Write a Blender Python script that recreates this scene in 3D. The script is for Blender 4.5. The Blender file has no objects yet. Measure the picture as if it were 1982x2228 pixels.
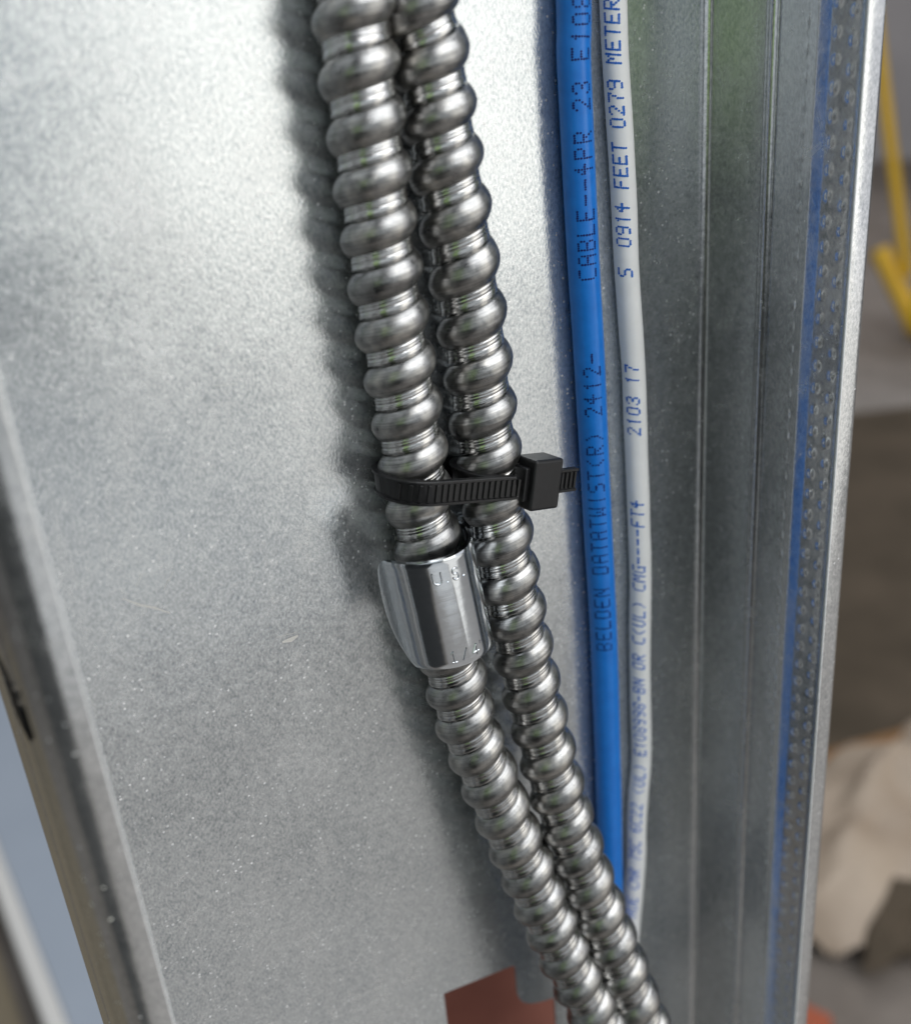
import bpy, bmesh, math, random
from mathutils import Vector, Matrix, noise
from mathutils.geometry import delaunay_2d_cdt

random.seed(7)
S = bpy.context.scene
COL = S.collection
MM = 0.001
ZB = 1.2                      # camera height above the floor, metres; local z (mm) 0 = this height
R = math.radians

# ------------------------------------------------------------------ camera
cam_d = bpy.data.cameras.new("camera")
cam = bpy.data.objects.new("camera", cam_d)
COL.objects.link(cam)
ax = Vector((0.83055255, -0.55088436, -0.0819078))
ay = Vector((0.29171749, 0.30502202, 0.90656631))
az = Vector((-0.47442952, -0.7768449, 0.41403942))
m = Matrix((ax, ay, az)).transposed().to_4x4()
m.translation = Vector((-0.010946, -0.158403, ZB))
cam.matrix_world = m
cam_d.sensor_fit = 'VERTICAL'
cam_d.sensor_height = 36.0
cam_d.sensor_width = 36.0
cam_d.lens = 36.0 * 2300.0 / 2228.0
cam_d.clip_start = 0.01
cam_d.clip_end = 400.0
cam_d.dof.use_dof = True
cam_d.dof.focus_distance = 0.194
cam_d.dof.aperture_fstop = 11.0
S.camera = cam

# ------------------------------------------------------------------ world
w = bpy.data.worlds.new("World")
S.world = w
w.use_nodes = True
bg = w.node_tree.nodes["Background"]
bg.inputs[0].default_value = (0.75, 0.85, 1.0, 1)
bg.inputs[1].default_value = 0.11


# ------------------------------------------------------------------ lamps: the openings that light the place, plus added fill and bounce lamps
def area(name, azim, dist, zc, wid, hei, rad, col, tilt=0.0):
    """rectangular lamp facing the stud; azim measured from straight out of the stud, + to the right"""
    d = bpy.data.lights.new(name, 'AREA')
    d.shape = 'RECTANGLE'
    d.size = wid
    d.size_y = hei
    d.energy = rad * math.pi * wid * hei
    d.color = col
    o = bpy.data.objects.new(name, d)
    COL.objects.link(o)
    p = Vector((0.08 + dist * math.sin(R(azim)), -dist * math.cos(R(azim)), zc))
    o.location = p
    tgt = Vector((0.08, 0, zc - tilt))
    o.rotation_euler = (tgt - p).to_track_quat('-Z', 'Y').to_euler()
    return o


area("window_light", 29.0, 2.2, 1.52, 1.15, 1.58, 1.85, (1.0, 0.98, 0.92))
area("opening_light", -15.0, 2.3, 1.54, 2.45, 1.54, 0.55, (0.90, 0.96, 1.0))
area("foliage_light", -55.5, 2.2, 1.62, 0.85, 1.25, 0.62, (0.42, 0.63, 0.20))
area("side_light", -112.0, 2.4, 1.3, 2.6, 1.8, 0.36, (0.82, 0.91, 1.0))
area("bay_light", 60.0, 2.4, 1.45, 1.5, 1.7, 0.75, (0.94, 0.95, 1.0))
ov = area("overhead_light", 0.0, 0.9, 3.4, 3.6, 3.6, 1.2, (0.90, 0.95, 1.0))
ov.location = (1.3, 1.2, 3.4)
ov.rotation_euler = (0, 0, 0)
area("sky_light", 22.0, 2.1, 3.4, 3.4, 2.4, 3.9, (0.96, 0.98, 1.0), 2.3)                 # open sky above the opening
rl_ = area("rear_fill_light", 0.0, 0.9, 3.3, 3.0, 3.0, 2.6, (1.0, 0.96, 0.95))                  # added fill lamp, brightens the far wall and floor
rl_.location = (4.6, 3.4, 3.3)
rl_.rotation_euler = (0, 0, 0)
gl = area("ground_bounce_light", 0.0, 2.0, 0.02, 1.7, 3.2, 0.50, (0.93, 0.97, 1.0))      # added upward lamp in place of light bounced off the ground
gl.location = (0.25, -3.5, 0.02)
gl.rotation_euler = (math.pi, 0, 0)
gr = area("right_bounce_light", 0.0, 2.0, 0.02, 3.2, 3.4, 0.85, (1.0, 0.98, 0.94))  # added upward lamp, stronger bounce from the right
gr.location = (2.75, -3.4, 0.02)
gr.rotation_euler = (math.pi, 0, 0)
gn = area("near_bounce_light", 0.0, 2.0, 0.02, 4.0, 1.3, 0.15, (0.94, 0.97, 1.0))   # added weak upward lamp for bounce off the nearer floor
gn.location = (1.5, -1.2, 0.02)
gn.rotation_euler = (math.pi, 0, 0)

S.view_settings.view_transform = 'Standard'
S.view_settings.look = 'None'
S.view_settings.exposure = 0.0
S.view_settings.gamma = 1.0


# ------------------------------------------------------------------ helpers
def P(x, y, z):
    return Vector((x * MM, y * MM, ZB + z * MM))


def link(name, verts, faces, mat, parent=None, smooth=True, uv=None):
    me = bpy.data.meshes.new(name)
    me.from_pydata([tuple(v) for v in verts], [], faces)
    me.update()
    if smooth:
        me.polygons.foreach_set("use_smooth", [True] * len(me.polygons))
    if uv is not None:
        l = me.uv_layers.new(name="UVMap")
        buf = []
        for poly in me.polygons:
            for k, vi in enumerate(poly.vertices):
                buf.extend(uv(poly.index, k, vi))
        l.data.foreach_set("uv", buf)
    o = bpy.data.objects.new(name, me)
    COL.objects.link(o)
    if mat:
        me.materials.append(mat)
    if parent:
        o.parent = parent
        o.matrix_parent_inverse = parent.matrix_world.inverted()
    return o


def from_bm(name, bm, mat, parent=None, smooth=False):
    bmesh.ops.recalc_face_normals(bm, faces=bm.faces)
    me = bpy.data.meshes.new(name)
    bm.to_mesh(me)
    bm.free()
    if smooth:
        me.polygons.foreach_set("use_smooth", [True] * len(me.polygons))
    me.materials.append(mat)
    o = bpy.data.objects.new(name, me)
    COL.objects.link(o)
    if parent:
        o.parent = parent
        o.matrix_parent_inverse = parent.matrix_world.inverted()
    return o


def thing(name, label, cat, loc, group=None):
    o = bpy.data.objects.new(name, None)
    o.empty_display_size = 0.02
    o.location = loc
    COL.objects.link(o)
    bpy.context.view_layer.update()
    tag(o, label, cat, group)
    return o


def tag(o, label=None, cat=None, group=None, kind=None):
    if label:
        o["label"] = label
    if cat:
        o["category"] = cat
    if group:
        o["group"] = group
    if kind:
        o["kind"] = kind
    return o


def box_bm(bm, mat4, sx, sy, sz, bev=0.0, seg=2):
    r = bmesh.ops.create_cube(bm, size=1.0)
    vs = r["verts"]
    bmesh.ops.scale(bm, vec=(sx, sy, sz), verts=vs)
    if bev > 0:
        es = list({e for v in vs for e in v.link_edges})
        rb = bmesh.ops.bevel(bm, geom=es, offset=bev, segments=seg, affect='EDGES', profile=0.5)
        vs = list({v for f in rb["faces"] for v in f.verts} | {v for v in vs if v.is_valid})
    bmesh.ops.transform(bm, matrix=mat4, verts=vs)


def catmull(pts, n=24):
    Q = [2 * pts[0] - pts[1]] + pts + [2 * pts[-1] - pts[-2]]
    out = []
    for i in range(len(pts) - 1):
        a, b, c, d = Q[i:i + 4]
        for k in range(n):
            t = k / n
            out.append(0.5 * (2 * b + (c - a) * t + (2 * a - 5 * b + 4 * c - d) * t * t + (3 * b - a - 3 * c + d) * t ** 3))
    out.append(pts[-1])
    return out


class Path:
    """smooth curve running down the stud, looked up by height"""

    def __init__(self, pts, n=24):
        self.p = catmull([Vector(p) for p in pts], n)

    def at(self, z):
        p = self.p
        if z >= p[0].z:
            i = 0
        elif z <= p[-1].z:
            i = len(p) - 2
        else:
            lo, hi = 0, len(p) - 1
            while hi - lo > 1:
                mid = (lo + hi) // 2
                if p[mid].z >= z:
                    lo = mid
                else:
                    hi = mid
            i = lo
        a, b = p[i], p[i + 1]
        t = (z - a.z) / (b.z - a.z)
        return a + (b - a) * t

    def frame(self, z):
        c = self.at(z)
        t = (self.at(z - 1.5) - self.at(z + 1.5)).normalized()      # downward
        ex = Vector((1, 0, 0))
        ex = (ex - t * ex.dot(t)).normalized()                      # right
        ec = t.cross(ex)                                            # towards / away from the camera
        if ec.y > 0:
            ec = -ec
        return c, t, ex, ec


# ------------------------------------------------------------------ materials
def new_mat(name):
    mt = bpy.data.materials.new(name)
    mt.use_nodes = True
    nt = mt.node_tree
    b = nt.nodes["Principled BSDF"]
    return mt, nt, b


def nz(nt, vec, scale, detail=2.0, rough=0.5, dist=0.0):
    n = nt.nodes.new("ShaderNodeTexNoise")
    n.inputs["Scale"].default_value = scale
    n.inputs["Detail"].default_value = detail
    n.inputs["Roughness"].default_value = rough
    n.inputs["Distortion"].default_value = dist
    if vec is not None:
        nt.links.new(vec, n.inputs["Vector"])
    return n.outputs["Fac"]


def ramp(nt, fac, stops):
    r = nt.nodes.new("ShaderNodeValToRGB")
    e = r.color_ramp.elements
    while len(e) > 1:
        e.remove(e[-1])
    e[0].position = stops[0][0]
    e[0].color = (*stops[0][1], 1) if hasattr(stops[0][1], '__len__') else (stops[0][1],) * 3 + (1,)
    for p, c in stops[1:]:
        k = e.new(p)
        k.color = (*c, 1) if hasattr(c, '__len__') else (c, c, c, 1)
    nt.links.new(fac, r.inputs["Fac"])
    return r.outputs["Color"]


def mixc(nt, fac, a, b, mode='MIX'):
    n = nt.nodes.new("ShaderNodeMix")
    n.data_type = 'RGBA'
    n.blend_type = mode
    for k, v in ((0, fac), (6, a), (7, b)):
        if hasattr(v, 'links') or hasattr(v, 'is_linked'):
            nt.links.new(v, n.inputs[k])
        else:
            n.inputs[k].default_value = v if k == 0 else (*v, 1)
    return n.outputs[2]


def math_n(nt, op, a, b=None):
    n = nt.nodes.new("ShaderNodeMath")
    n.operation = op
    for k, v in ((0, a), (1, b)):
        if v is None:
            continue
        if hasattr(v, 'is_linked'):
            nt.links.new(v, n.inputs[k])
        else:
            n.inputs[k].default_value = v
    return n.outputs[0]


def bump(nt, h, strength, dist, prev=None):
    n = nt.nodes.new("ShaderNodeBump")
    n.inputs["Strength"].default_value = strength
    n.inputs["Distance"].default_value = dist
    nt.links.new(h, n.inputs["Height"])
    if prev is not None:
        nt.links.new(prev, n.inputs["Normal"])
    return n.outputs["Normal"]


def objco(nt):
    return nt.nodes.new("ShaderNodeTexCoord").outputs["Object"]


def mapped(nt, vec, scale, rot=(0, 0, 0)):
    n = nt.nodes.new("ShaderNodeMapping")
    n.inputs["Scale"].default_value = scale
    n.inputs["Rotation"].default_value = rot
    nt.links.new(vec, n.inputs["Vector"])
    return n.outputs["Vector"]


def galvanised(name, lo, hi, r0, r1, grain=0.5, specks=0.0, met=1.0):
    mt, nt, b = new_mat(name)
    co = objco(nt)
    st = mapped(nt, co, (1, 1, 0.62), (0, R(38), 0))
    fine = nz(nt, st, 2100, 3, 0.6)
    mid = nz(nt, co, 520, 4, 0.65, 0.3)
    big = nz(nt, co, 45, 3, 0.55)
    mixv = math_n(nt, 'ADD', math_n(nt, 'MULTIPLY', mid, 0.65), math_n(nt, 'MULTIPLY', big, 0.35))
    c = ramp(nt, mixv, [(0.30, lo), (0.70, hi)])
    c = mixc(nt, 0.55, c, ramp(nt, fine, [(0.3, 0.2), (0.72, 0.95)]), 'OVERLAY')
    sm = ramp(nt, nz(nt, mapped(nt, co, (1, 1, 0.35), (0, R(-30), 0)), 38, 5, 0.7, 0.8), [(0.50, 0.0), (0.72, 0.32)])
    dust = ramp(nt, nz(nt, mapped(nt, co, (1, 1, 0.7), (0, R(20), 0)), 190, 5, 0.75, 0.5), [(0.54, 0.0), (0.74, 0.38)])
    sm = math_n(nt, 'MAXIMUM', sm, dust)
    c = mixc(nt, sm, c, (0.80, 0.80, 0.79))
    rg = ramp(nt, mixv, [(0.36, r0), (0.64, r1)])
    rg = mixc(nt, sm, rg, (0.55, 0.55, 0.55))
    if specks > 0:
        v = nt.nodes.new("ShaderNodeTexVoronoi")
        v.inputs["Scale"].default_value = 900
        v.inputs["Randomness"].default_value = 1.0
        nt.links.new(co, v.inputs["Vector"])
        dot = ramp(nt, v.outputs["Distance"], [(0.14, 1.0), (0.30, 0.0)])
        pick = nt.nodes.new("ShaderNodeSeparateColor")
        nt.links.new(v.outputs["Color"], pick.inputs[0])
        sel = math_n(nt, 'GREATER_THAN', pick.outputs[0], 1.0 - specks)
        msk = math_n(nt, 'MULTIPLY', dot, sel)
        smear = ramp(nt, nz(nt, co, 90, 3, 0.6), [(0.40, 0.15), (0.60, 0.9)])
        msk = math_n(nt, 'MULTIPLY', msk, smear)
        c = mixc(nt, msk, c, (0.74, 0.74, 0.73))
        nt.links.new(math_n(nt, 'SUBTRACT', met, math_n(nt, 'MULTIPLY', msk, met * 0.8)), b.inputs["Metallic"])
    else:
        b.inputs["Metallic"].default_value = met
    nt.links.new(c, b.inputs["Base Color"])
    nt.links.new(rg, b.inputs["Roughness"])
    n1 = bump(nt, nz(nt, co, 28, 2), 0.5, 0.0006)
    n2 = bump(nt, mid, 0.25, 0.00008, n1)
    n3 = bump(nt, fine, grain, 0.00006, n2)
    nt.links.new(n3, b.inputs["Normal"])
    return mt


M_WEB = galvanised("galvanised_sheet", (0.42, 0.45, 0.47), (0.70, 0.73, 0.735), 0.13, 0.26, 0.60, 0.28, 0.82)
M_FLANGE = galvanised("galvanised_flange", (0.52, 0.54, 0.55), (0.72, 0.73, 0.73), 0.14, 0.22, 0.20, 0.10, 0.93)

# conduit armour
def armour_mat():
    mt, nt, b = new_mat("steel_armour")
    tc = nt.nodes.new("ShaderNodeTexCoord")
    uv = tc.outputs["UV"]
    streak = nz(nt, mapped(nt, uv, (1.6, 44, 1)), 1.0, 4, 0.62)
    spot = nz(nt, tc.outputs["Object"], 420, 4, 0.65, 0.3)
    stain = nz(nt, tc.outputs["Object"], 110, 3, 0.6)
    sep = nt.nodes.new("ShaderNodeSeparateXYZ")
    nt.links.new(uv, sep.inputs[0])
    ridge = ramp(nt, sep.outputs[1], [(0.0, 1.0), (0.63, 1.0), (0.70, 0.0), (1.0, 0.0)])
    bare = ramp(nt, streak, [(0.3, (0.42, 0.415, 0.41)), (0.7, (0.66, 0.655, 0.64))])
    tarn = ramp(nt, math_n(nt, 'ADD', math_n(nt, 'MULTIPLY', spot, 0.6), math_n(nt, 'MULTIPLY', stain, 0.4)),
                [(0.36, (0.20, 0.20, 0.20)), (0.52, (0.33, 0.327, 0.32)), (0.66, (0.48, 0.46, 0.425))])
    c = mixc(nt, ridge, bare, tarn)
    c = mixc(nt, 0.55, c, ramp(nt, streak, [(0.28, 0.15), (0.7, 0.85)]), 'OVERLAY')
    nt.links.new(c, b.inputs["Base Color"])
    b.inputs["Metallic"].default_value = 1.0
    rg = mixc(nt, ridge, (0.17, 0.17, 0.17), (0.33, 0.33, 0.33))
    rg = mixc(nt, 0.3, rg, ramp(nt, spot, [(0.3, 0.12), (0.7, 0.8)]), 'OVERLAY')
    nt.links.new(rg, b.inputs["Roughness"])
    n1 = bump(nt, streak, 0.42, 0.00007)
    n2 = bump(nt, spot, 0.25, 0.00010, n1)
    nt.links.new(n2, b.inputs["Normal"])
    return mt


M_ARM = armour_mat()


def strap_mat():
    mt, nt, b = new_mat("bright_zinc_strap")
    co = objco(nt)
    sc = nz(nt, mapped(nt, co, (60, 60, 1900), (0, R(4), 0)), 1.0, 3, 0.6)
    sc2 = nz(nt, co, 900, 3, 0.6)
    c = ramp(nt, sc, [(0.3, (0.68, 0.72, 0.76)), (0.7, (0.74, 0.78, 0.81))])
    nt.links.new(c, b.inputs["Base Color"])
    b.inputs["Metallic"].default_value = 1.0
    nt.links.new(ramp(nt, sc2, [(0.3, 0.08), (0.75, 0.16)]), b.inputs["Roughness"])
    n1 = bump(nt, sc, 0.035, 0.00010)
    n1 = bump(nt, nz(nt, co, 130, 2), 0.25, 0.0003, n1)
    nt.links.new(n1, b.inputs["Normal"])
    return mt


M_STRAP = strap_mat()


def simple(name, col, rough, spec=0.5, col2=None, scale=300.0, bmp=0.0, bdist=0.0001, metallic=0.0):
    mt, nt, b = new_mat(name)
    co = objco(nt)
    f = nz(nt, co, scale, 4, 0.6)
    if col2 is None:
        col2 = tuple(x * 1.18 for x in col)
    nt.links.new(ramp(nt, f, [(0.32, col), (0.7, col2)]), b.inputs["Base Color"])
    b.inputs["Roughness"].default_value = rough
    b.inputs["Specular IOR Level"].default_value = spec
    b.inputs["Metallic"].default_value = metallic
    if bmp > 0:
        nt.links.new(bump(nt, f, bmp, bdist), b.inputs["Normal"])
    return mt


M_NYLON = simple("black_nylon", (0.006, 0.006, 0.0065), 0.38, 0.45, (0.010, 0.010, 0.011), 900, 0.25, 0.00006)
M_BLUE = simple("blue_jacket", (0.008, 0.155, 0.56), 0.32, 0.5, (0.011, 0.185, 0.63), 420, 0.25, 0.00012)
M_WHITE = simple("white_jacket", (0.84, 0.84, 0.825), 0.40, 0.4, (0.89, 0.89, 0.875), 260, 0.2, 0.00012)
M_INKD = simple("navy_ink", (0.003, 0.010, 0.10), 0.5, 0.3)
M_INKB = simple("blue_ink", (0.02, 0.13, 0.52), 0.55, 0.3, (0.03, 0.17, 0.60), 700)
M_MARK = simple("black_marker", (0.008, 0.008, 0.010), 0.6, 0.2)
M_SPECK = simple("paint_specks", (0.78, 0.77, 0.70), 0.7, 0.3)
M_SCR = simple("bright_scratch", (0.75, 0.75, 0.72), 0.35, 0.5, metallic=0.9)
M_RED = simple("red_oxide_paint", (0.235, 0.085, 0.060), 0.55, 0.4, (0.33, 0.125, 0.09), 26)
M_YEL = simple("yellow_paint", (0.72, 0.42, 0.012), 0.45, 0.5, (0.80, 0.50, 0.03), 20)
M_SHEET = simple("beige_sheeting", (0.28, 0.21, 0.15), 0.5, 0.5, (0.42, 0.335, 0.255), 6)
M_WOOD = simple("raw_wood", (0.17, 0.085, 0.03), 0.7, 0.3, (0.24, 0.13, 0.055), 30)
M_SHADE = simple("floor_shade_brown", (0.055, 0.042, 0.028), 0.8, 0.2, (0.095, 0.072, 0.05), 4)  # dark brown that stands in for shade on the floor
M_TAN = simple("tan_cardboard", (0.20, 0.165, 0.115), 0.8, 0.2, (0.25, 0.205, 0.14), 5)
M_CUT = simple("sheared_edge", (0.70, 0.72, 0.73), 0.45, 0.5, (0.86, 0.87, 0.87), 900, 0.3, 0.00005, 0.3)
M_WALL = simple("mauve_grey_plaster", (0.42, 0.405, 0.41), 0.9, 0.2, (0.48, 0.465, 0.47), 2)
M_DARKENER = simple("reflection_darkener", (0.022, 0.022, 0.023), 0.85, 0.3, (0.035, 0.034, 0.033), 40)
M_PANEL = simple("blue_grey_board", (0.33, 0.37, 0.43), 0.7, 0.3, (0.37, 0.41, 0.47), 3)
M_EDGE = simple("white_board_edge", (0.62, 0.60, 0.57), 0.8, 0.2)
M_ORANGE = simple("orange_red_plastic", (0.30, 0.075, 0.035), 0.6, 0.3)


def floor_mat():
    mt, nt, b = new_mat("dusty_concrete")
    co = objco(nt)
    a = nz(nt, co, 0.8, 5, 0.6)
    f = nz(nt, co, 9, 5, 0.65)
    c = ramp(nt, a, [(0.35, (0.14, 0.115, 0.095)), (0.65, (0.225, 0.20, 0.18))])
    c = mixc(nt, 0.35, c, ramp(nt, f, [(0.3, 0.2), (0.7, 0.8)]), 'OVERLAY')
    nt.links.new(c, b.inputs["Base Color"])
    b.inputs["Roughness"].default_value = 0.8
    return mt


M_FLOOR = floor_mat()

# ------------------------------------------------------------------ floor
fl = link("concrete_floor", [(-60, -60, 0), (60, -60, 0), (60, 60, 0), (-60, 60, 0)], [(0, 1, 2, 3)], M_FLOOR, smooth=False)
tag(fl, kind="structure")

dark_gnd = link("unseen_dark_ground", [(-5.0, -6.0, 0.004), (-0.62, -6.0, 0.004), (-0.62, -0.45, 0.004), (-5.0, -0.45, 0.004)], [(0, 1, 2, 3)], M_DARKENER, smooth=False)  # unseen dark ground, added to deepen reflections in strap and conduits
tag(dark_gnd, kind="structure")

# ------------------------------------------------------------------ metal stud
W = 152.4
TH = 0.7
stud = thing("metal_stud", "galvanised steel C stud with lipped flanges carrying the conduits and cables", "metal stud", (W / 2 * MM, 0, 0))
Z_LO, Z_HI = -1200.0, 1250.0


def web():
    x0, x1 = 2.6, W - 2.6
    hole = [(70.8, -203.2), (90.4, -207.6), (91.1, -208.4), (91.1, -217.6), (91.6, -219.8), (92.9, -222.0), (94.6, -223.6),
            (96.8, -224.8), (99.3, -225.9), (101.6, -226.6), (102.3, -227.2), (102.3, -292.0), (100.0, -296.0), (73.0, -296.0), (70.8, -292.0)]
    outer = [(x0, Z_LO), (x1, Z_LO), (x1, Z_HI), (x0, Z_HI)]
    vs = [Vector(p) for p in outer + hole]
    n0 = len(outer)
    edges = [(i, (i + 1) % n0) for i in range(n0)] + [(n0 + i, n0 + (i + 1) % len(hole)) for i in range(len(hole))]
    r = delaunay_2d_cdt(vs, edges, [], 0, 1e-6)
    V, F = r[0], r[2]

    def inside(p):
        c = False
        for i in range(len(hole)):
            (ax_, ay_), (bx_, by_) = hole[i], hole[i - 1]
            if (ay_ > p[1]) != (by_ > p[1]) and p[0] < (bx_ - ax_) * (p[1] - ay_) / (by_ - ay_) + ax_:
                c = not c
        return c
    faces = []
    for f in F:
        cx = sum(V[i].x for i in f) / len(f)
        cy = sum(V[i].y for i in f) / len(f)
        if not inside((cx, cy)):
            faces.append(tuple(f))
    n = len(V)
    verts = [P(v.x, 0, v.y) for v in V] + [P(v.x, TH, v.y) for v in V]
    fs = list(faces) + [tuple(n + i for i in reversed(f)) for f in faces]
    hid = list(range(n0, n0 + len(hole)))
    for i in range(len(hid)):
        a, b_ = hid[i], hid[(i + 1) % len(hid)]
        fs.append((a, b_, n + b_, n + a))
    o = link("web", verts, fs, M_WEB, stud, smooth=False)
    return o


web()


def frange(a, b, step):
    n = max(1, round((b - a) / step))
    return [a + (b - a) * i / n for i in range(n + 1)]


def flange(side):
    """bend + flange (grooved, ribbed, knurled) + rounded return lip: one bent strip of the sheet"""
    prof = []                                  # (inset from the outer face line, depth towards the camera)
    rb = 2.6
    for k in range(9):                         # web bend
        a = R(90 * k / 8)
        prof.append((rb - rb * math.sin(a), rb - rb * math.cos(a)))
    prof = [(p[0], p[1]) for p in prof]
    rl = 2.8 if side > 0 else 4.6
    v_end = 40.8 - rl
    for v in frange(3.0, 14.5, 0.5) + frange(14.6, 17.4, 0.14) + frange(17.7, v_end, 0.3):
        off = (-0.04 * (min(v, 15.0) - 3.0) + 0.115 * max(0.0, min(v, 25.4) - 16.0)) if side > 0 else 0.0
        if 15.3 < v < 17.2:                    # rolled ridge with steep walls
            t = v - 15.3
            off += 1.15 * min(1.0, t / 0.40, (1.9 - t) / 0.40)
            if 0.62 < t < 1.1:
                off -= 0.40
        if v > 25.4:                           # stepped rib
            off += 0.50 * min(1, (v - 25.4) / 1.9)
        if v > 30.0:
            off -= 0.105 * (min(v, 35.5) - 30.0)
        if v > v_end - 1.2:
            off += (0.15 - off) * (v - v_end + 1.2) / 1.2
        prof.append((off, v))
    for k in range(1, 13):                     # rounded return lip
        a = R(90 * k / 12)
        prof.append((0.15 + rl - rl * math.cos(a), v_end + rl * math.sin(a)))
    prof.append((rl + 1.0, 40.8))
    e = rl + (3.4 if side > 0 else 1.5)
    prof += [(e, 40.8), (e + 0.14, 40.76), (e + 0.24, 40.66), (e + 0.28, 40.5)]
    lip0 = len(prof) - 17
    npr = len(prof)
    nor = []
    for i in range(npr):
        a = prof[max(0, i - 1)]
        b_ = prof[min(npr - 1, i + 1)]
        t = Vector((b_[0] - a[0], b_[1] - a[1])).normalized()
        nor.append((t.y, -t.x))                # towards the inside of the stud
    zs = [Z_LO, -400.0] + frange(-262.0, 6.0, 0.55) + [60.0, 400.0, Z_HI] if side > 0 else [Z_LO, -400, -300, -200, -100, 0, 100, 400, Z_HI]
    bumps = []
    if side > 0:
        for v, ph in ((31.3, 0.0), (34.3, 0.35), (25.0, 0.6)):
            k = 0
            z = 8.0
            while z > -262:
                bumps.append((v + random.uniform(-.08, .08), z - ph * 4.5 + random.uniform(-.12, .12), 0.36 * random.uniform(.6, 1.1) * (0.45 if v < 26 else 1.0)))
                z -= 4.5
    grid = {}
    for (v, z, h) in bumps:
        grid.setdefault(int(z // 4), []).append((v, z, h))
    inner, outer = [], []
    for z in zs:
        for i, (s, v) in enumerate(prof):
            h = 0.0
            if 22 < v < 37:
                for kz in (int(z // 4) - 1, int(z // 4), int(z // 4) + 1):
                    for (bv, bz, bh) in grid.get(kz, ()):
                        d2 = ((v - bv) / 0.50) ** 2 + ((z - bz) / 0.60) ** 2
                        if d2 < 6:
                            h += bh * math.exp(-d2)
            if side > 0 and 15.9 < v < 16.5:      # rough floor of the groove
                h += 0.16 * noise.noise(Vector((z * 0.7, v, 3.1))) * (1 if noise.noise(Vector((z * .03, 1, 1))) > -0.1 else 0.2)
            xi = s + nor[i][0] * (TH + h)
            vi = v + nor[i][1] * TH if i > 8 else v + nor[i][1] * TH
            inner.append((xi, vi, z))
            outer.append((s, v, z))

    def put(q):
        x = W - q[0] if side > 0 else q[0]
        return P(x, -(q[1] - TH), q[2])
    nz_ = len(zs)

    def patch(i0, i1, name, mat):
        wd = i1 - i0 + 1
        vs, fs = [], []
        for surf in (inner, outer):
            for j in range(nz_):
                for i in range(i0, i1 + 1):
                    vs.append(put(surf[j * npr + i]))
        N = wd * nz_
        for j in range(nz_ - 1):
            for i in range(wd - 1):
                a, b_, c, d = j * wd + i, j * wd + i + 1, (j + 1) * wd + i + 1, (j + 1) * wd + i
                f1, f2 = (a, b_, c, d), (N + d, N + c, N + b_, N + a)
                if side < 0:
                    f1, f2 = f1[::-1], f2[::-1]
                fs += [f1, f2]
            if i1 == npr - 1:                   # the cut edge of the lip
                a, b_ = j * wd + wd - 1, (j + 1) * wd + wd - 1
                f = (a, N + a, N + b_, b_)
                fs.append(f if side > 0 else f[::-1])
        o = link(name, vs, fs, mat, stud, smooth=True)
        if i1 == npr - 1:
            me = o.data
            me.materials.append(M_CUT)
            for k, f in enumerate(fs):
                if min((v % N) % wd for v in f) >= wd - 4:
                    me.polygons[k].material_index = 1
            # keep the cut edge crisp
            me = o.data
            for k in range(len(me.polygons)):
                if k % 1 == 0 and len(fs[k]) == 4 and any((v % N) % wd == wd - 1 for v in fs[k]) and (fs[k][0] < N) != (fs[k][1] < N):
                    me.polygons[k].use_smooth = False
        return o
    patch(0, lip0, "flange", M_FLANGE)
    patch(lip0, npr - 1, "lip", M_FLANGE)


flange(1)
flange(-1)


# a black marker stroke on the outside of the left flange
def marker():
    zs = frange(-82.5, -72.0, 0.5)
    vs, fs = [], []
    for k, z in enumerate(zs):
        c = 21.2 - (z + 77) * 0.36 + 0.25 * noise.noise(Vector((z, 0, 0)))
        hw = (4.6 + 3.0 * noise.noise(Vector((z * 1.3, 5, 0)))) * (0.4 if k in (0, len(zs) - 1) else 1)
        vs += [P(-0.03, -(c - hw) , z), P(-0.03, -(c + hw), z)]
    for k in range(len(zs) - 1):
        fs.append((2 * k, 2 * k + 1, 2 * k + 3, 2 * k + 2))
    link("marker_stroke", vs, fs, M_MARK, stud, smooth=False)


marker()


def blob_disc(bm, c, u, v, r, n=7, jag=0.35):
    ring = []
    for k in range(n):
        a = 2 * math.pi * k / n
        rr = r * (1 + random.uniform(-jag, jag))
        ring.append(bm.verts.new(c + u * (rr * math.cos(a)) + v * (rr * math.sin(a))))
    top = bm.verts.new(c + u.cross(v).normalized() * r * 0.12)
    for k in range(n):
        bm.faces.new((ring[k], ring[(k + 1) % n], top))


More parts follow.
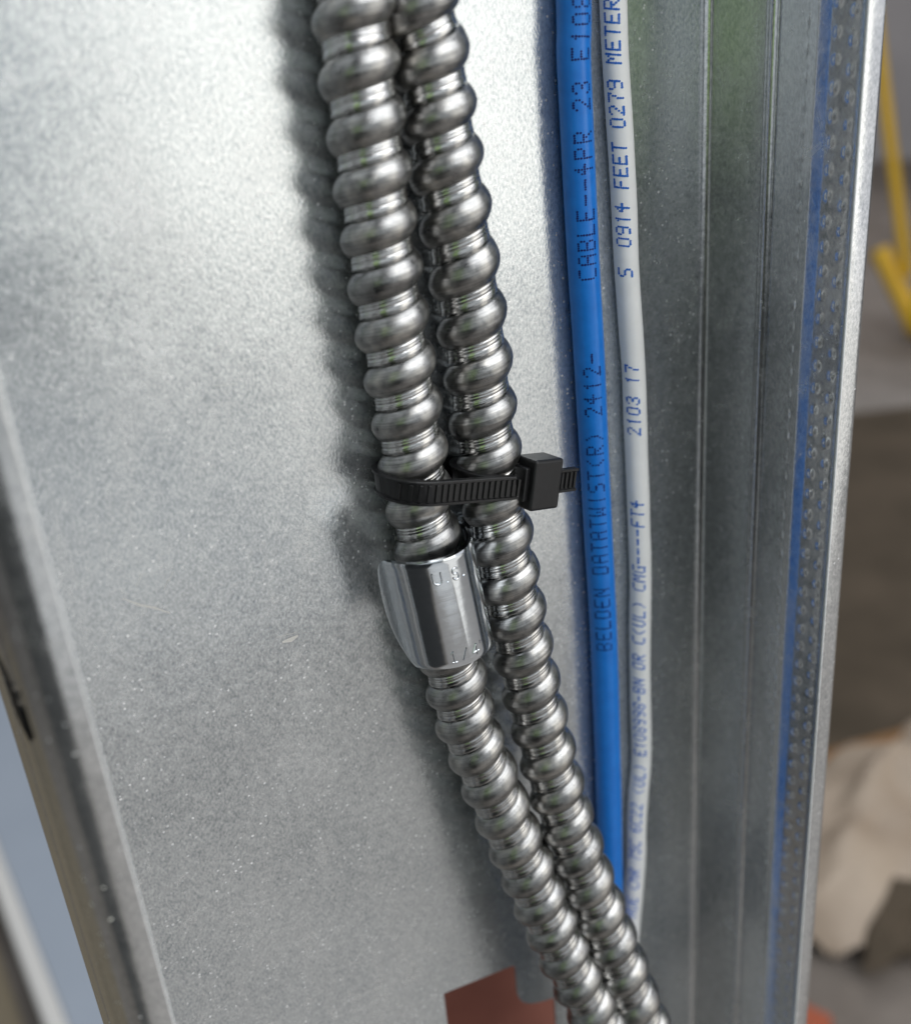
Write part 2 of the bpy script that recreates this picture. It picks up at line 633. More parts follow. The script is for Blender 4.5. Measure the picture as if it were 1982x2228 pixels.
def specks():
    bm = bmesh.new()
    u, v = Vector((1, 0, 0)), Vector((0, 0, 1))
    for _ in range(26):                           # on the left lip
        z = random.uniform(-190, -95)
        t = random.uniform(0.12, 0.75)
        a = R(t * 80)
        x = 0.15 + 4.6 - 4.6 * math.cos(a) - 0.03 * math.cos(a)
        y = -(36.2 + 4.6 * math.sin(a) - TH) - 0.03 * math.sin(a)
        n_ = Vector((-math.cos(a), -math.sin(a), 0))
        uu = n_.cross(v)
        blob_disc(bm, P(x, y, z), -uu, v, random.uniform(0.12, 0.3) * MM)
    blob_disc(bm, P(2.6, -39.0, -128.5), u, v, 0.42 * MM)
    o = from_bm("paint_specks", bm, M_SPECK, stud)
    o["kind"] = "stuff"
    bm = bmesh.new()

    def scratch(pts, wd):
        pr = None
        for i, (x, z) in enumerate(pts):
            d = Vector((pts[min(i + 1, len(pts) - 1)][0] - pts[max(0, i - 1)][0], 0, pts[min(i + 1, len(pts) - 1)][1] - pts[max(0, i - 1)][1])).normalized()
            nn = Vector((-d.z, 0, d.x))
            ww = wd * (0.35 if i in (0, len(pts) - 1) else 1)
            a = bm.verts.new(P(x + nn.x * ww, -0.03, z + nn.z * ww))
            b_ = bm.verts.new(P(x - nn.x * ww, -0.03, z - nn.z * ww))
            if pr:
                bm.faces.new((pr[0], a, b_, pr[1]))
            pr = (a, b_)
    scratch([(21.5, -79.2), (24.0, -81.4), (26.0, -82.6), (28.4, -84.6)], 0.20)
    scratch([(24.0, -78.0), (25.3, -75.9)], 0.10)
    scratch([(28.2, -80.0), (30.5, -77.4)], 0.12)
    scratch([(46.8, -97.8), (48.6, -98.0), (50.0, -97.7)], 0.5)
    scratch([(45.8, -96.4), (49.6, -96.9)], 0.10)
    scratch([(43, -48.5), (47, -49.0)], 0.09)
    scratch([(122.8, -114.2), (124.5, -115.4), (126.0, -117.0)], 0.10)
    scratch([(106, -113.0), (113, -113.6)], 0.07)
    for _ in range(34):
        x, z = random.uniform(18, 70), random.uniform(-190, -60)
        a = random.uniform(-0.7, 0.9)
        l = random.uniform(0.5, 2.2)
        scratch([(x, z), (x + l * math.cos(a), z + l * math.sin(a))], random.uniform(0.02, 0.05))
    o = from_bm("scratches", bm, M_SCR, stud)
    o["kind"] = "stuff"


specks()


# ------------------------------------------------------------------ flexible conduits
def conduit(name, label, pts, peaks, k0, seed):
    path = Path(pts)
    N = 72
    # samples within one turn of the strip: (fraction, radius)
    RO, RV = 6.42, 5.12
    prof = []
    for i in range(33):                                     # rounded ridge
        t = i / 32
        prof.append((0.665 * t, RV - 0.10 + (RO - RV + 0.10) * max(0.0, math.sin(math.pi * t)) ** 0.74))
    for f, r in ((0.680, -0.16), (0.692, -0.04), (0.735, 0.03), (0.745, -0.07), (0.756, 0.02), (0.81, 0.0), (0.820, -0.08), (0.831, 0.02),
                 (0.875, 0.05), (0.905, 0.09), (0.935, 0.13), (0.945, 0.10), (0.951, -0.75), (0.984, -0.75)):
        prof.append((f, RV + r))
    M = len(prof)
    # turn number -> height, from the ridge positions
    tz = [(k0 + k + 0.78, z) for k, z in enumerate(peaks) if z is not None]
    sm = []
    for i, (t, z) in enumerate(tz):                          # light smoothing
        if 0 < i < len(tz) - 1:
            (ta, za), (tb, zb) = tz[i - 1], tz[i + 1]
            lin = za + (zb - za) * (t - ta) / (tb - ta)
            z = 0.5 * z + 0.5 * lin
        sm.append((t, z))
    tz = sm
    p0 = (tz[4][1] - tz[0][1]) / (tz[4][0] - tz[0][0])
    p1 = (tz[-1][1] - tz[-5][1]) / (tz[-1][0] - tz[-5][0])

    def zof(t):
        if t <= tz[0][0]:
            return tz[0][1] + (t - tz[0][0]) * p0
        if t >= tz[-1][0]:
            return tz[-1][1] + (t - tz[-1][0]) * p1
        for i in range(len(tz) - 1):
            if t <= tz[i + 1][0]:
                a, b_ = tz[i], tz[i + 1]
                return a[1] + (b_[1] - a[1]) * (t - a[0]) / (b_[0] - a[0])
    t0, t1 = k0 - 9, k0 + len(peaks) + 8
    turns = t1 - t0
    # cached frames
    step = 0.02
    cache = {}

    def fr(t):
        i = math.floor(t / step)
        k = t / step - i
        for q in (i, i + 1):
            if q not in cache:
                cache[q] = path.frame(zof(q * step))
        A, B = cache[i], cache[i + 1]
        return [A[n_] * (1 - k) + B[n_] * k for n_ in (0, 2, 3)]
    verts, uvv = [], []
    rows = turns * M
    for j in range(rows + 1):
        q, f_i = divmod(j, M)
        f, r = prof[f_i]
        for i in range(N):
            u = i / N
            t = t0 + q + f + u
            a = 2 * math.pi * u
            c, ex, ec = fr(t + 0.05 * math.cos(a))        # the turns lean a little on the bent run
            rr = r
            if f < 0.67:
                rr += 0.022 * math.sin(f * 58.0 + 1.5 * noise.noise(Vector((t * 1.1, seed, 4.0)))) * (0.4 + noise.noise(Vector((t * 3.1, f * 2.0, seed))))
                rr += (r - RV) * 0.07 * noise.noise(Vector((t * 2.3, seed, 0))) + 0.05 * noise.noise(Vector((t * 9, f * 4, seed)))
            p = c + (ex * math.cos(a) + ec * math.sin(a)) * rr
            verts.append(P(p.x, p.y, p.z))
            uvv.append((t, f))
    faces, fuv = [], []
    for j in range(rows):
        for i in range(N):
            i2 = i + 1
            a, d = j * N + i, (j + 1) * N + i
            if i2 < N:
                b_, c = j * N + i2, (j + 1) * N + i2
            else:
                if j + 1 + M > rows:
                    continue
                b_, c = (j + M) * N, (j + 1 + M) * N
            faces.append((a, d, c, b_))
            f0 = prof[j % M][0]
            f1 = prof[(j + 1) % M][0] if (j + 1) % M else 1.0
            t = t0 + j // M
            ua, ub = i / N, i2 / N
            fuv.append(((t + f0 + ua, f0), (t + f1 + ua, f1), (t + f1 + ub, f1), (t + f0 + ub, f0)))
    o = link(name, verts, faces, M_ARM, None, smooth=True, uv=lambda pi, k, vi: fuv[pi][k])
    tag(o, label, "conduit", "flexible steel conduits running down the stud")
    return o


A_PTS = [(71.5, -7.4, 120), (71.5, -7.4, 60), (71.6, -7.4, 6.3), (71.4, -7.4, -1.7), (71.6, -7.4, -12.7), (71.7, -7.4, -26.1), (72.2, -7.4, -41.9), (73.2, -7.4, -57.6), (74.4, -7.4, -81.6),
         (78.1, -8.2, -120.9), (81.5, -9.4, -137.5), (85.2, -10.8, -153.7), (92.6, -16.5, -187.3), (98.8, -22.0, -212.1), (112.0, -33.0, -262.0), (126.0, -44.0, -312.0)]
B_PTS = [(81.5, -7.4, 120), (82.0, -7.4, 60), (83.0, -7.4, 7.0), (83.9, -7.4, -1.5), (85.3, -7.4, -18.1), (87.0, -7.4, -34.2), (88.4, -7.4, -51.0), (89.1, -7.4, -68.2), (90.7, -8.6, -93.4),
         (94.8, -10.0, -128.9), (99.3, -14.5, -163.1), (107.4, -22.5, -205.6), (109.8, -25.0, -217.9), (121.0, -36.0, -268.0), (133.0, -47.0, -316.0)]
PK_A = [2.5, -5.2, -13.6, -21.1, -28.7, -36.3, -44.2, -52.3, -60.1, -68.1, -77.1, -85.0, None, None, None, -116.9, -125.1, -132.6, -141.9, -150.9, -159.5, -167.2, -175.5, -183.4, -190.9, -199.7, -207.8]
PK_B = [2.7, -5.1, -13.3, -20.1, -28.9, -38.3, -47.2, -55.5, -64.7, -72.5, -81.6, -89.7, -98.2, -106.9, -115.2, -124.4, -133.2, -141.4, -150.6, -158.5, -167.2, -176.2, -184.6, -193.7, -201.7, -211.9]
conduit("flexible_conduit", "left grey steel spiral conduit held under the shiny strap", A_PTS, PK_A, 0, 1.7)
conduit("flexible_conduit", "right grey steel spiral conduit beside the blue cable, tied but not strapped", B_PTS, PK_B, 0, 8.3)

# ------------------------------------------------------------------ cables with printed jackets
GLYPH = {
    'A': "01110 10001 10001 11111 10001 10001 10001", 'B': "11110 10001 10001 11110 10001 10001 11110", 'C': "01111 10000 10000 10000 10000 10000 01111",
    'D': "11110 10001 10001 10001 10001 10001 11110", 'E': "11111 10000 10000 11110 10000 10000 11111", 'F': "11111 10000 10000 11110 10000 10000 10000",
    'G': "01111 10000 10000 10011 10001 10001 01111", 'I': "00100 00100 00100 00100 00100 00100 00100", 'L': "10000 10000 10000 10000 10000 10000 11111",
    'M': "10001 11011 10101 10101 10001 10001 10001", 'N': "10001 11001 10101 10101 10011 10001 10001", 'O': "01111 10001 10001 10001 10001 10001 11110",
    'P': "11110 10001 10001 11110 10000 10000 10000", 'R': "11110 10001 10001 11110 10100 10010 10001", 'S': "01111 10000 10000 01110 00001 00001 11110",
    'T': "11111 00100 00100 00100 00100 00100 00100", 'U': "10001 10001 10001 10001 10001 10001 01110", 'W': "10001 10001 10001 10101 10101 11011 10001",
    '0': "01110 10001 10001 10001 10001 10001 01110", '1': "00100 01100 00100 00100 00100 00100 00100", '2': "01110 10001 00001 00010 00100 01000 11111",
    '3': "01110 10001 00001 00110 00001 10001 01110", '4': "00100 01100 10100 11111 00100 00100 00100", '5': "11111 10000 11110 00001 00001 10001 01110",
    '6': "01110 10000 10000 11110 10001 10001 01110", '7': "11111 00001 00010 00010 00100 00100 00100", '8': "01110 10001 10001 01110 10001 10001 01110",
    '9': "01110 10001 10001 01111 00001 00001 01110", '-': "00000 00000 00000 11111 00000 00000 00000", '(': "00010 00100 01000 01000 01000 00100 00010",
    ')': "01000 00100 00010 00010 00010 00100 01000", ' ': "00000 00000 00000 00000 00000 00000 00000"}


def cable(name, label, pts, rad, mat, wob, wobf):
    zt, zb = pts[0][2], pts[-1][2]
    root = thing(name, label, "cable", P(pts[-1][0], pts[-1][1], zb))
    path = Path(pts, 12)
    zs = [zt - 1.6 - k * 1.2 for k in range(int((zt - zb - 3.2) / 1.2))]
    N = 40

    def rr(z, a):
        return rad * (1 + wob * noise.noise(Vector((z * wobf, math.cos(a) * .6, math.sin(a) * .6))))
    vs, fs = [], []
    for z in zs:
        c, t, ex, ec = path.frame(z)
        for i in range(N):
            a = 2 * math.pi * i / N
            p = c + (ex * math.cos(a) + ec * math.sin(a)) * rr(z, a)
            vs.append(P(p.x, p.y, p.z))
    for j in range(len(zs) - 1):
        for i in range(N):
            k = (i + 1) % N
            fs.append((j * N + i, (j + 1) * N + i, (j + 1) * N + k, j * N + k))
    link("jacket", vs, fs, mat, root)

    def surf(z, phi, lift=0.03):
        """phi: angle from straight out of the stud, + to the right"""
        c, t, ex, ec = path.frame(z)
        a = math.pi / 2 - phi
        d = ex * math.cos(a) + ec * math.sin(a)
        p = c + d * (rr(z, a) + lift)
        return P(p.x, p.y, p.z), d, t
    return root, surf


def print_text(root, surf, runs, phi_c, dphi, dz, dot, mat, slant=0.0, oval=1.0, jit=0.06):
    """characters run up the cable, tops of the letters to the left"""
    bm = bmesh.new()
    for text, z0, adv in runs:
        for n_, ch in enumerate(text):
            rows = GLYPH[ch].split()
            for ry, row in enumerate(rows):
                for cx, on in enumerate(row):
                    if on == '0':
                        continue
                    z = z0 + n_ * adv + cx * dz * (adv / abs(adv)) + (3 - ry) * slant + random.uniform(-jit, jit) * dz
                    phi = phi_c(z) + (ry - 3) * dphi + random.uniform(-jit, jit) * dphi
                    p, d, t = surf(z, phi)
                    s = t.cross(d).normalized()
                    rad = dot * random.uniform(0.85, 1.1)
                    ring = []
                    for k in range(6):
                        a = math.pi / 3 * k
                        ring.append(bm.verts.new(p + (t * math.cos(a) * rad + s * math.sin(a) * rad * oval) * MM))
                    bm.faces.new(ring)
    from_bm("printed_text", bm, mat, root)


BL = [(116.9, -3.1, 120), (116.8, -3.1, 50), (116.5, -3.1, 2.9), (116.1, -3.1, -7.7), (116.8, -3.1, -40.5), (117.5, -3.1, -60.3), (118.6, -3.1, -102.0), (119.2, -3.1, -126.3),
      (119.4, -3.1, -157.9), (119.3, -3.1, -188.3), (118.8, -3.1, -215.0), (117.5, -3.1, -260.0), (117.0, -3.1, -330.0)]
WH = [(124.5, -2.5, 120), (125.2, -2.5, 50), (125.9, -2.5, 2.4), (126.2, -2.5, -8.6), (127.0, -2.5, -20.2), (127.6, -2.5, -32.3), (128.1, -2.5, -44.6), (129.4, -2.5, -65.3), (130.4, -2.5, -96.4), (130.7, -2.5, -113.1),
      (130.4, -2.5, -130.6), (130.3, -2.5, -146.0), (130.4, -2.5, -163.6), (129.4, -2.5, -173.1), (128.6, -2.5, -183.4), (128.2, -2.5, -193.9), (127.2, -2.5, -204.6), (126.1, -2.5, -215.9), (125.2, -2.5, -226), (124.0, -2.5, -270), (124.0, -2.5, -330)]
rb_, sb_ = cable("data_cable", "blue round data cable with navy dot print lying against the stud", BL, 3.02, M_BLUE, 0.03, 0.05)
print_text(rb_, sb_, [("BELDEN DATATWIST(R) 2412-", -126.2, 2.74), ("CABLE--4PR 23 E1089", -44.2, 2.70)],
           lambda z: R(-38 + max(0.0, z + 90) * 0.30), R(10.2), 0.40, 0.215, M_INKD, 0.0, 1.15)
rw_, sw_ = cable("data_cable", "white round data cable with pale blue print, next to the blue one", WH, 2.42, M_WHITE, 0.06, 0.09)
print_text(rw_, sw_, [("AUE CMR 75C 6C22 (UL) E108998-BN", -210.3, 2.24), ("OR C(UL) CMG----FT4", -136.5, 2.27), ("2103 17", -79.0, 2.25),
                      ("S", -45.8, 2.2), ("0914 FEET 0279 METERS", -40.0, 2.16)],
           lambda z: R(-50), R(10.2), 0.34, 0.225, M_INKB, 0.07, 1.25, 0.05)


# ------------------------------------------------------------------ one hole strap
def strap():
    zt, zb = -83.0, -105.2
    ctr_t, ctr_b = Vector((72.6, -8.3)), Vector((75.0, -8.9))
    RS, T = 9.5, 0.95
    root = thing("conduit_strap", "shiny zinc one hole strap clamped over the left conduit", "conduit strap", P(75, 0, zb))

    def ctr(t):
        return ctr_t.lerp(ctr_b, t)

    def phi_end(t):
        pts = [(0, -74), (0.04, -82), (0.12, -90), (0.25, -97), (0.4, -101), (0.55, -101), (0.68, -95), (0.8, -85), (0.9, -76), (0.97, -69), (1.0, -66)]
        for (a, va), (b_, vb) in zip(pts, pts[1:]):
            if t <= b_:
                k = (t - a) / (b_ - a)
                return va + (vb - va) * k
        return pts[-1][1]

    def pt(t, phi, r):
        c = ctr(t)
        x = c.x + r * math.sin(phi)
        y = c.y - r * math.cos(phi)
        z = zt + (zb - zt) * t
        return x, y, z
    nt_, np_ = 40, 60
    vs, fs = [], []
    for layer in (0, 1):
        for j in range(nt_ + 1):
            t = j / nt_
            edge = min(t, 1 - t)
            lip = 0.12 * max(0, 1 - edge / 0.02)
            a0, a1 = R(phi_end(t)), R(96)
            for i in range(np_ + 1):
                s = i / np_
                phi = a0 + (a1 - a0) * s
                e2 = max(0, 1 - s / 0.02)
                r = RS - lip - 0.15 * e2 if layer == 0 else RS - T
                x, y, z = pt(t, phi, r)
                vs.append(P(x, y, z))
    Wd = np_ + 1
    N = Wd * (nt_ + 1)
    for j in range(nt_):
        for i in range(np_):
            a, b_, c, d = j * Wd + i, j * Wd + i + 1, (j + 1) * Wd + i + 1, (j + 1) * Wd + i
            fs += [(a, d, c, b_), (N + a, N + b_, N + c, N + d)]
        a, d = j * Wd, (j + 1) * Wd
        fs.append((a, N + a, N + d, d))
        a, d = j * Wd + np_, (j + 1) * Wd + np_
        fs.append((a, d, N + d, N + a))
    for i in range(np_):
        a, b_ = i, i + 1
        fs.append((a, b_, N + b_, N + a))
        a, b_ = nt_ * Wd + i, nt_ * Wd + i + 1
        fs.append((a, N + a, N + b_, b_))
    o = link("saddle", vs, fs, M_STRAP, root)
    # sharp rims
    bmx = bmesh.new()
    bmx.from_mesh(o.data)
    for e in bmx.edges:
        if len(e.link_faces) == 2 and e.calc_face_angle(0) > R(40):
            e.smooth = False
    bmx.to_mesh(o.data)
    bmx.free()
    # right leg and screw tab
    bm = bmesh.new()
    xr = ctr(0.5).x + RS
    box_bm(bm, Matrix.Translation(P(xr - T / 2, -4.1, (zt + zb) / 2)), T * MM, 7.2 * MM, 19.5 * MM, 0.2 * MM)
    box_bm(bm, Matrix.Translation(P(xr + 6.0, -0.62, (zt + zb) / 2)), 12.5 * MM, 1.1 * MM, 18.0 * MM, 0.3 * MM)
    from_bm("tab", bm, M_STRAP, root)
    # raised lettering, strokes laid on the curved face
    bm = bmesh.new()
    hgt = 2.25

    def stroke(cx_phi, t0, pts, rad=0.19):
        prev = None
        for (u, v) in pts:
            t = t0 - v * hgt / abs(zb - zt)
            phi = R(cx_phi) + u * hgt / RS
            c = ctr(t)
            d = Vector((math.sin(phi), -math.cos(phi), 0))
            x, y, z = pt(t, phi, RS + 0.0)
            ring = []
            p = Vector((x, y, z))
            if prev is not None:
                dirv = (p - prev[0]).normalized()
                side = dirv.cross(d).normalized()
                for q in (prev[0], p):
                    for k in range(5):
                        a = math.pi * k / 4
                        w_ = q + side * (math.cos(a) * rad) + d * (math.sin(a) * rad * 1.2 - 0.02)
                        ring.append(bm.verts.new(P(w_.x, w_.y, w_.z)))
                for k in range(4):
                    bm.faces.new((ring[k], ring[k + 1], ring[5 + k + 1], ring[5 + k]))
            prev = (p, d)
    arc = lambda cx, cy, r, a0, a1, n=8: [(cx + r * math.cos(R(a0 + (a1 - a0) * k / n)), cy + r * math.sin(R(a0 + (a1 - a0) * k / n))) for k in range(n + 1)]
    tU = 0.205
    stroke(-17, tU, [(-0.34, 1.0), (-0.34, 0.34)] + arc(0, 0.34, 0.34, 180, 360) + [(0.34, 1.0)])
    stroke(-6.5, tU, [(-0.03, 0.02), (0.04, 0.04)], 0.2)
    stroke(4.5, tU, arc(0.02, 0.74, 0.27, 20, 200) + arc(0, 0.26, 0.28, 120, -170))
    stroke(15, tU, [(-0.03, 0.02), (0.04, 0.04)], 0.2)
    tN = 0.945
    stroke(-18, tN, [(-0.2, 0.78), (0.0, 1.0), (0.0, 0.0)])
    stroke(-18, tN, [(-0.2, 0.0), (0.2, 0.0)])
    stroke(-5, tN, [(-0.22, 0.0), (0.22, 1.0)])
    stroke(9, tN, [(0.14, 0.0), (0.14, 1.0), (-0.3, 0.3), (0.34, 0.3)])
    stroke(18, tN, [(0.0, 1.05), (0.0, 0.8)], 0.12)
    from_bm("raised_lettering", bm, M_STRAP, root, smooth=True)


strap()


# ------------------------------------------------------------------ cable tie
def cable_tie():
    root = thing("cable_tie", "black nylon zip tie wrapped round both conduits with its head at right", "cable tie", P(82, -0.5, -73))
    cA, cB = Vector((74.0, -7.4)), Vector((89.9, -7.6))
    RT = 6.55
    slope = -0.235

    def zc(x):
        return -69.6 + (x - 63.4) * slope
    # loop path in plan (x, y), counter-clockwise seen from above, starting at the front right
    plan = []
    dAB = (cB - cA)
    nf = Vector((dAB.y, -dAB.x)).normalized()
    if nf.y > 0:
        nf = -nf
    ang_f = math.atan2(nf.y, nf.x)
    for k in range(0, 19):                      # round the right conduit from the back to the front
        a = ang_f + math.pi + math.pi * k / 18
        plan.append((cB + Vector((math.cos(a), math.sin(a))) * RT, Vector((math.cos(a), math.sin(a)))))
    f0, f1 = plan[-1][0], cA + nf * RT
    front = [(f0.lerp(f1, k / 12), nf.copy()) for k in range(1, 12)]
    plan += front
    for k in range(0, 19):
        a = ang_f - math.pi * k / 18
        plan.append((cA + Vector((math.cos(a), math.sin(a))) * RT, Vector((math.cos(a), math.sin(a)))))
    # cross section: flat strap with raised rails (out, along z)
    hw, th, rail, rw = 2.25, 0.95, 0.34, 0.5
    sec = [(0, -hw), (th + rail - .08, -hw), (th + rail, -hw + .1), (th + rail, -hw + rw), (th, -hw + rw + .08), (th, hw - rw - .08), (th + rail, hw - rw), (th + rail, hw - .1), (th + rail - .08, hw), (0, hw)]
    vs, fs = [], []
    ns = len(sec)
    for p, n_ in plan:
        for o_, z in sec:
            q = p + n_ * o_
            vs.append(P(q.x, q.y, zc(p.x) + z))
    np_ = len(plan)
    for j in range(np_):
        j2 = (j + 1) % np_
        for i in range(ns):
            i2 = (i + 1) % ns
            fs.append((j * ns + i, j2 * ns + i, j2 * ns + i2, j * ns + i2))
    bm = bmesh.new()
    bv = [bm.verts.new(v) for v in vs]
    for f in fs:
        bm.faces.new([bv[i] for i in f])
    band = from_bm("band", bm, M_NYLON, root)
    ex = Vector((1, 0, slope)).normalized()                  # along the band, to the right
    # teeth: one mesh shared by all of them
    bm = bmesh.new()
    box_bm(bm, Matrix.Identity(4), 0.56 * MM, 0.6 * MM, 3.1 * MM, 0.07 * MM, 1)
    bmesh.ops.recalc_face_normals(bm, faces=bm.faces)
    tm = bpy.data.meshes.new("tooth")
    bm.to_mesh(tm)
    bm.free()
    tm.materials.append(M_NYLON)
    fx = Vector((dAB.x, dAB.y, dAB.x * slope)).normalized()

    def tooth(pos, xdir, ydir, parent):
        o = bpy.data.objects.new("tooth", tm)
        COL.objects.link(o)
        zdir = xdir.cross(ydir).normalized()
        mt = Matrix((xdir, ydir, zdir)).transposed().to_4x4()
        mt.translation = pos
        o.parent = parent
        o.matrix_world = mt
    yd = Vector((-nf.x, -nf.y, 0))
    x = 68.6
    while x < 90.5:
        k = (x - f1.x) / (f0.x - f1.x)
        p = f1 + (f0 - f1) * k
        nn = nf
        if k < 0:                                            # the first teeth sit where the band starts to turn
            dx = (x - cA.x) / RT
            nn = Vector((dx, -math.sqrt(max(0, 1 - dx * dx))))
            p = cA + nn * RT
        q = p + nn * (th + 0.02)
        xd = Vector((-nn.y, nn.x, 0)).normalized()
        tooth(P(q.x, q.y, zc(x)), Vector((xd.x, xd.y, slope)).normalized(), Vector((-nn.x, -nn.y, 0)), band)
        x += 1.2
    # head
    hx, hy = 96.0, -13.1
    yaw = R(6)
    ux = Vector((math.cos(yaw), math.sin(yaw), slope * 1.0)).normalized()
    uy = Vector((-math.sin(yaw), math.cos(yaw), 0)).normalized()
    uz = ux.cross(uy).normalized()
    hm = Matrix((ux, uy, uz)).transposed().to_4x4()
    hm.translation = P(hx, hy, zc(hx) + 0.2)
    bm = bmesh.new()
    box_bm(bm, hm, 7.2 * MM, 5.6 * MM, 9.6 * MM, 0.55 * MM, 3)
    m2 = hm.copy()
    m2.translation = hm.translation + ux * (-3.9 * MM) + uy * (0.3 * MM)
    box_bm(bm, m2, 1.4 * MM, 3.6 * MM, 6.4 * MM, 0.3 * MM, 2)
    head = from_bm("head", bm, M_NYLON, root)
    # cut tail with its own teeth
    bm = bmesh.new()
    tmx = hm.copy()
    tl = 6.4
    base = hm.translation + ux * ((3.6 + tl / 2 - .4) * MM) + uy * (-0.35 * MM) + uz * (-0.2 * MM)
    tmx.translation = base
    box_bm(bm, tmx, tl * MM, 1.0 * MM, 4.5 * MM, 0.1 * MM, 1)
    for sgn in (-1, 1):
        m3 = hm.copy()
        m3.translation = base - uy * (0.62 * MM) + uz * (sgn * 1.98 * MM)
        box_bm(bm, m3, tl * MM, 0.5 * MM, 0.52 * MM, 0.08 * MM, 1)
    tail = from_bm("tail", bm, M_NYLON, root)
    for k in range(4):
        tooth(base + ux * ((-0.9 + k * 1.13) * MM) - uy * (0.55 * MM), ux, uy, tail)


cable_tie()


# ------------------------------------------------------------------ things behind the stud
def F(x, y, z=0):
    return Vector((x, y, z))


bm = bmesh.new()
box_bm(bm, Matrix.Translation(P(112, 52, -330)), 0.17, 0.012, 0.34, 0.002)
o = from_bm("red_board", bm, M_RED)
tag(o, "terracotta red painted panel seen through the punched hole in the stud", "board")

# pale board on the floor at the left
bd = thing("floor_board", "blue grey flat board with a pale edge lying on the floor at lower left", "board", (0.3, 1.6, 0))
bm = bmesh.new()
box_bm(bm, Matrix.Translation((0.335, 1.9, 0.03)), 0.61, 2.6, 0.052, 0.0)
from_bm("board_face", bm, M_PANEL, bd)
bm = bmesh.new()
box_bm(bm, Matrix.Translation((0.016, 1.9, 0.03)), 0.026, 2.602, 0.055, 0.004)
from_bm("edge_strip", bm, M_EDGE, bd)

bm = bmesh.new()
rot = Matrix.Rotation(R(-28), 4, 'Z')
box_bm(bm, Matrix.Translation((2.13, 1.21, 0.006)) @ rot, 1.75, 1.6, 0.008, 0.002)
o = from_bm("floor_shade_sheet", bm, M_SHADE)  # the floor's shading, put in as a flat dark sheet
tag(o, "large dark brown sheet added as shading of the floor behind the right flange", "sheet")


# crumpled beige sheeting, and a dark brown crumple as the shadow under it
def crumple(name, label, cat, cx, cy, rx, ry, rot, top, amp, seed, mat):
    n = 64
    vs, fs = [], []
    cr_, sr_ = math.cos(R(rot)), math.sin(R(rot))
    for j in range(n + 1):
        for i in range(n + 1):
            u, v = i / n * 2 - 1, j / n * 2 - 1
            r = math.hypot(u, v)
            q = Vector((u * 1.3, v * 1.3, seed))
            fold = noise.noise(q * 1.4) + 0.35 * noise.noise(q * 3.2)
            h = max(0.0, 1 - r ** 2) ** 0.7 * top + amp * fold * max(0.1, 1.15 - r)
            dx = u * rx + 0.03 * noise.noise(q * 2)
            dy = v * ry + 0.03 * noise.noise(q * 2 + Vector((9, 0, 0)))
            vs.append((cx + dx * cr_ - dy * sr_, cy + dx * sr_ + dy * cr_, max(0.012, h + 0.02)))
    for j in range(n):
        for i in range(n):
            a = j * (n + 1) + i
            u, v = (i + .5) / n * 2 - 1, (j + .5) / n * 2 - 1
            if math.hypot(u, v) < 0.94 + 0.1 * noise.noise(Vector((u * 3, v * 3, seed))):
                fs.append((a, a + 1, a + n + 2, a + n + 1))
    o = link(name, vs, fs, mat)
    tag(o, label, cat)


crumple("crumpled_sheeting", "crumpled beige sheeting heaped on the floor at lower right", "sheeting", 1.20, 0.60, 0.34, 0.15, 8, 0.060, 0.05, 2.0, M_SHEET)
crumple("shadow_crumple", "dark brown crumple added as the shadow in front of the beige sheeting", "painted shadow", 1.09, 0.485, 0.16, 0.06, 15, 0.035, 0.03, 5.0, M_SHADE)
bm = bmesh.new()
box_bm(bm, Matrix.Translation((-0.52, 1.35, 0.008)), 1.0, 1.7, 0.006, 0.001)
o = from_bm("cardboard_sheet", bm, M_TAN)
tag(o, "tan cardboard sheet on the floor beside the blue grey board at lower left", "cardboard")

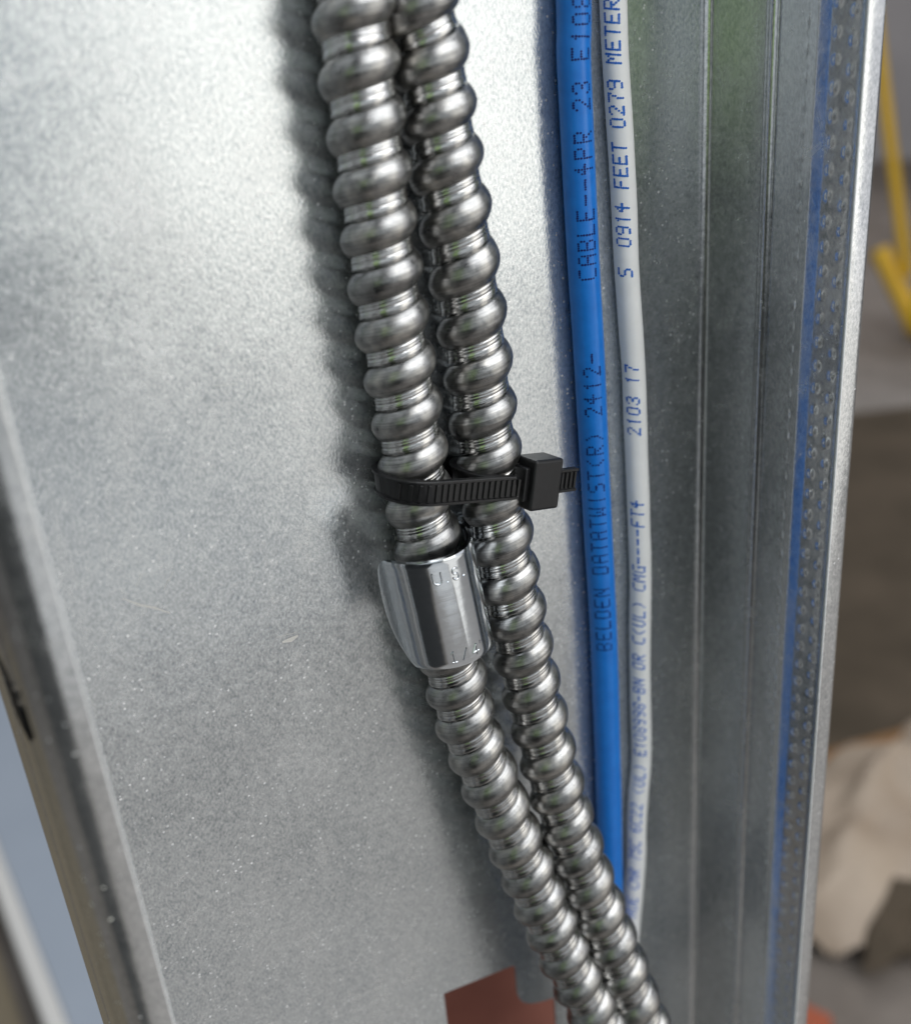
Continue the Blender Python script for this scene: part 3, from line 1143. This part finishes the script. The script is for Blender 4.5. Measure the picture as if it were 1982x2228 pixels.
bm = bmesh.new()
box_bm(bm, Matrix.Translation((1.50, 0.665, 0.02)) @ Matrix.Rotation(R(-16), 4, 'Z'), 0.6, 0.06, 0.035, 0.003)
o = from_bm("wood_offcut", bm, M_WOOD)
tag(o, "orange brown wood offcut lying behind the crumpled beige sheeting", "offcut")

bm = bmesh.new()
box_bm(bm, Matrix.Translation((0.796, 0.436, 0.014)) @ Matrix.Rotation(R(20), 4, 'Z'), 0.075, 0.05, 0.024, 0.008, 3)
box_bm(bm, Matrix.Translation((0.800, 0.438, 0.030)) @ Matrix.Rotation(R(48), 4, 'Z'), 0.045, 0.02, 0.012, 0.004, 2)
o = from_bm("red_scrap", bm, M_ORANGE)
tag(o, "small orange red scrap on the floor at the foot of the right flange", "scrap")


def tube_bm(bm, a, b_, r, n=14):
    d = (b_ - a)
    q = d.to_track_quat('Z', 'Y').to_matrix().to_4x4()
    mt = Matrix.Translation((a + b_) / 2) @ q
    bmesh.ops.create_cone(bm, cap_ends=True, segments=n, radius1=r, radius2=r, depth=d.length, matrix=mt)


bw = thing("back_wall", "pale mauve grey wall far behind the yellow stand at upper right", "wall", (7.0, 4.6, 0))
bm = bmesh.new()
box_bm(bm, Matrix.Translation((7.6, 5.2, 1.5)) @ Matrix.Rotation(R(-55), 4, 'Z'), 9.0, 0.15, 3.0, 0.0)
from_bm("wall_face", bm, M_WALL, bw)
ys = thing("yellow_stand", "blurred yellow steel stand far behind on the right", "stand", (3.6, 2.1, 0))
for a, b_, r, nm in ((F(3.49, 2.500, 1.30), F(3.49, 2.23, 0.235), 0.021, "leg"), (F(3.49, 2.355, 0.315), F(3.49, 2.185, 0.075), 0.038, "brace"),
                     (F(3.49, 2.19, 0.05), F(3.49, 1.80, 1.30), 0.030, "leg"), (F(3.49, 2.19, 0.05), F(4.2, 2.0, 0.05), 0.04, "foot"),
                     (F(4.2, 2.0, 0.05), F(4.2, 2.05, 1.30), 0.03, "leg"), (F(3.49, 1.80, 1.30), F(4.2, 2.05, 1.30), 0.03, "top_rail"), (F(3.49, 2.50, 1.30), F(4.2, 2.05, 1.30), 0.03, "top_rail")):
    bm = bmesh.new()
    tube_bm(bm, a, b_, r)
    from_bm(nm, bm, M_YEL, ys, smooth=False)
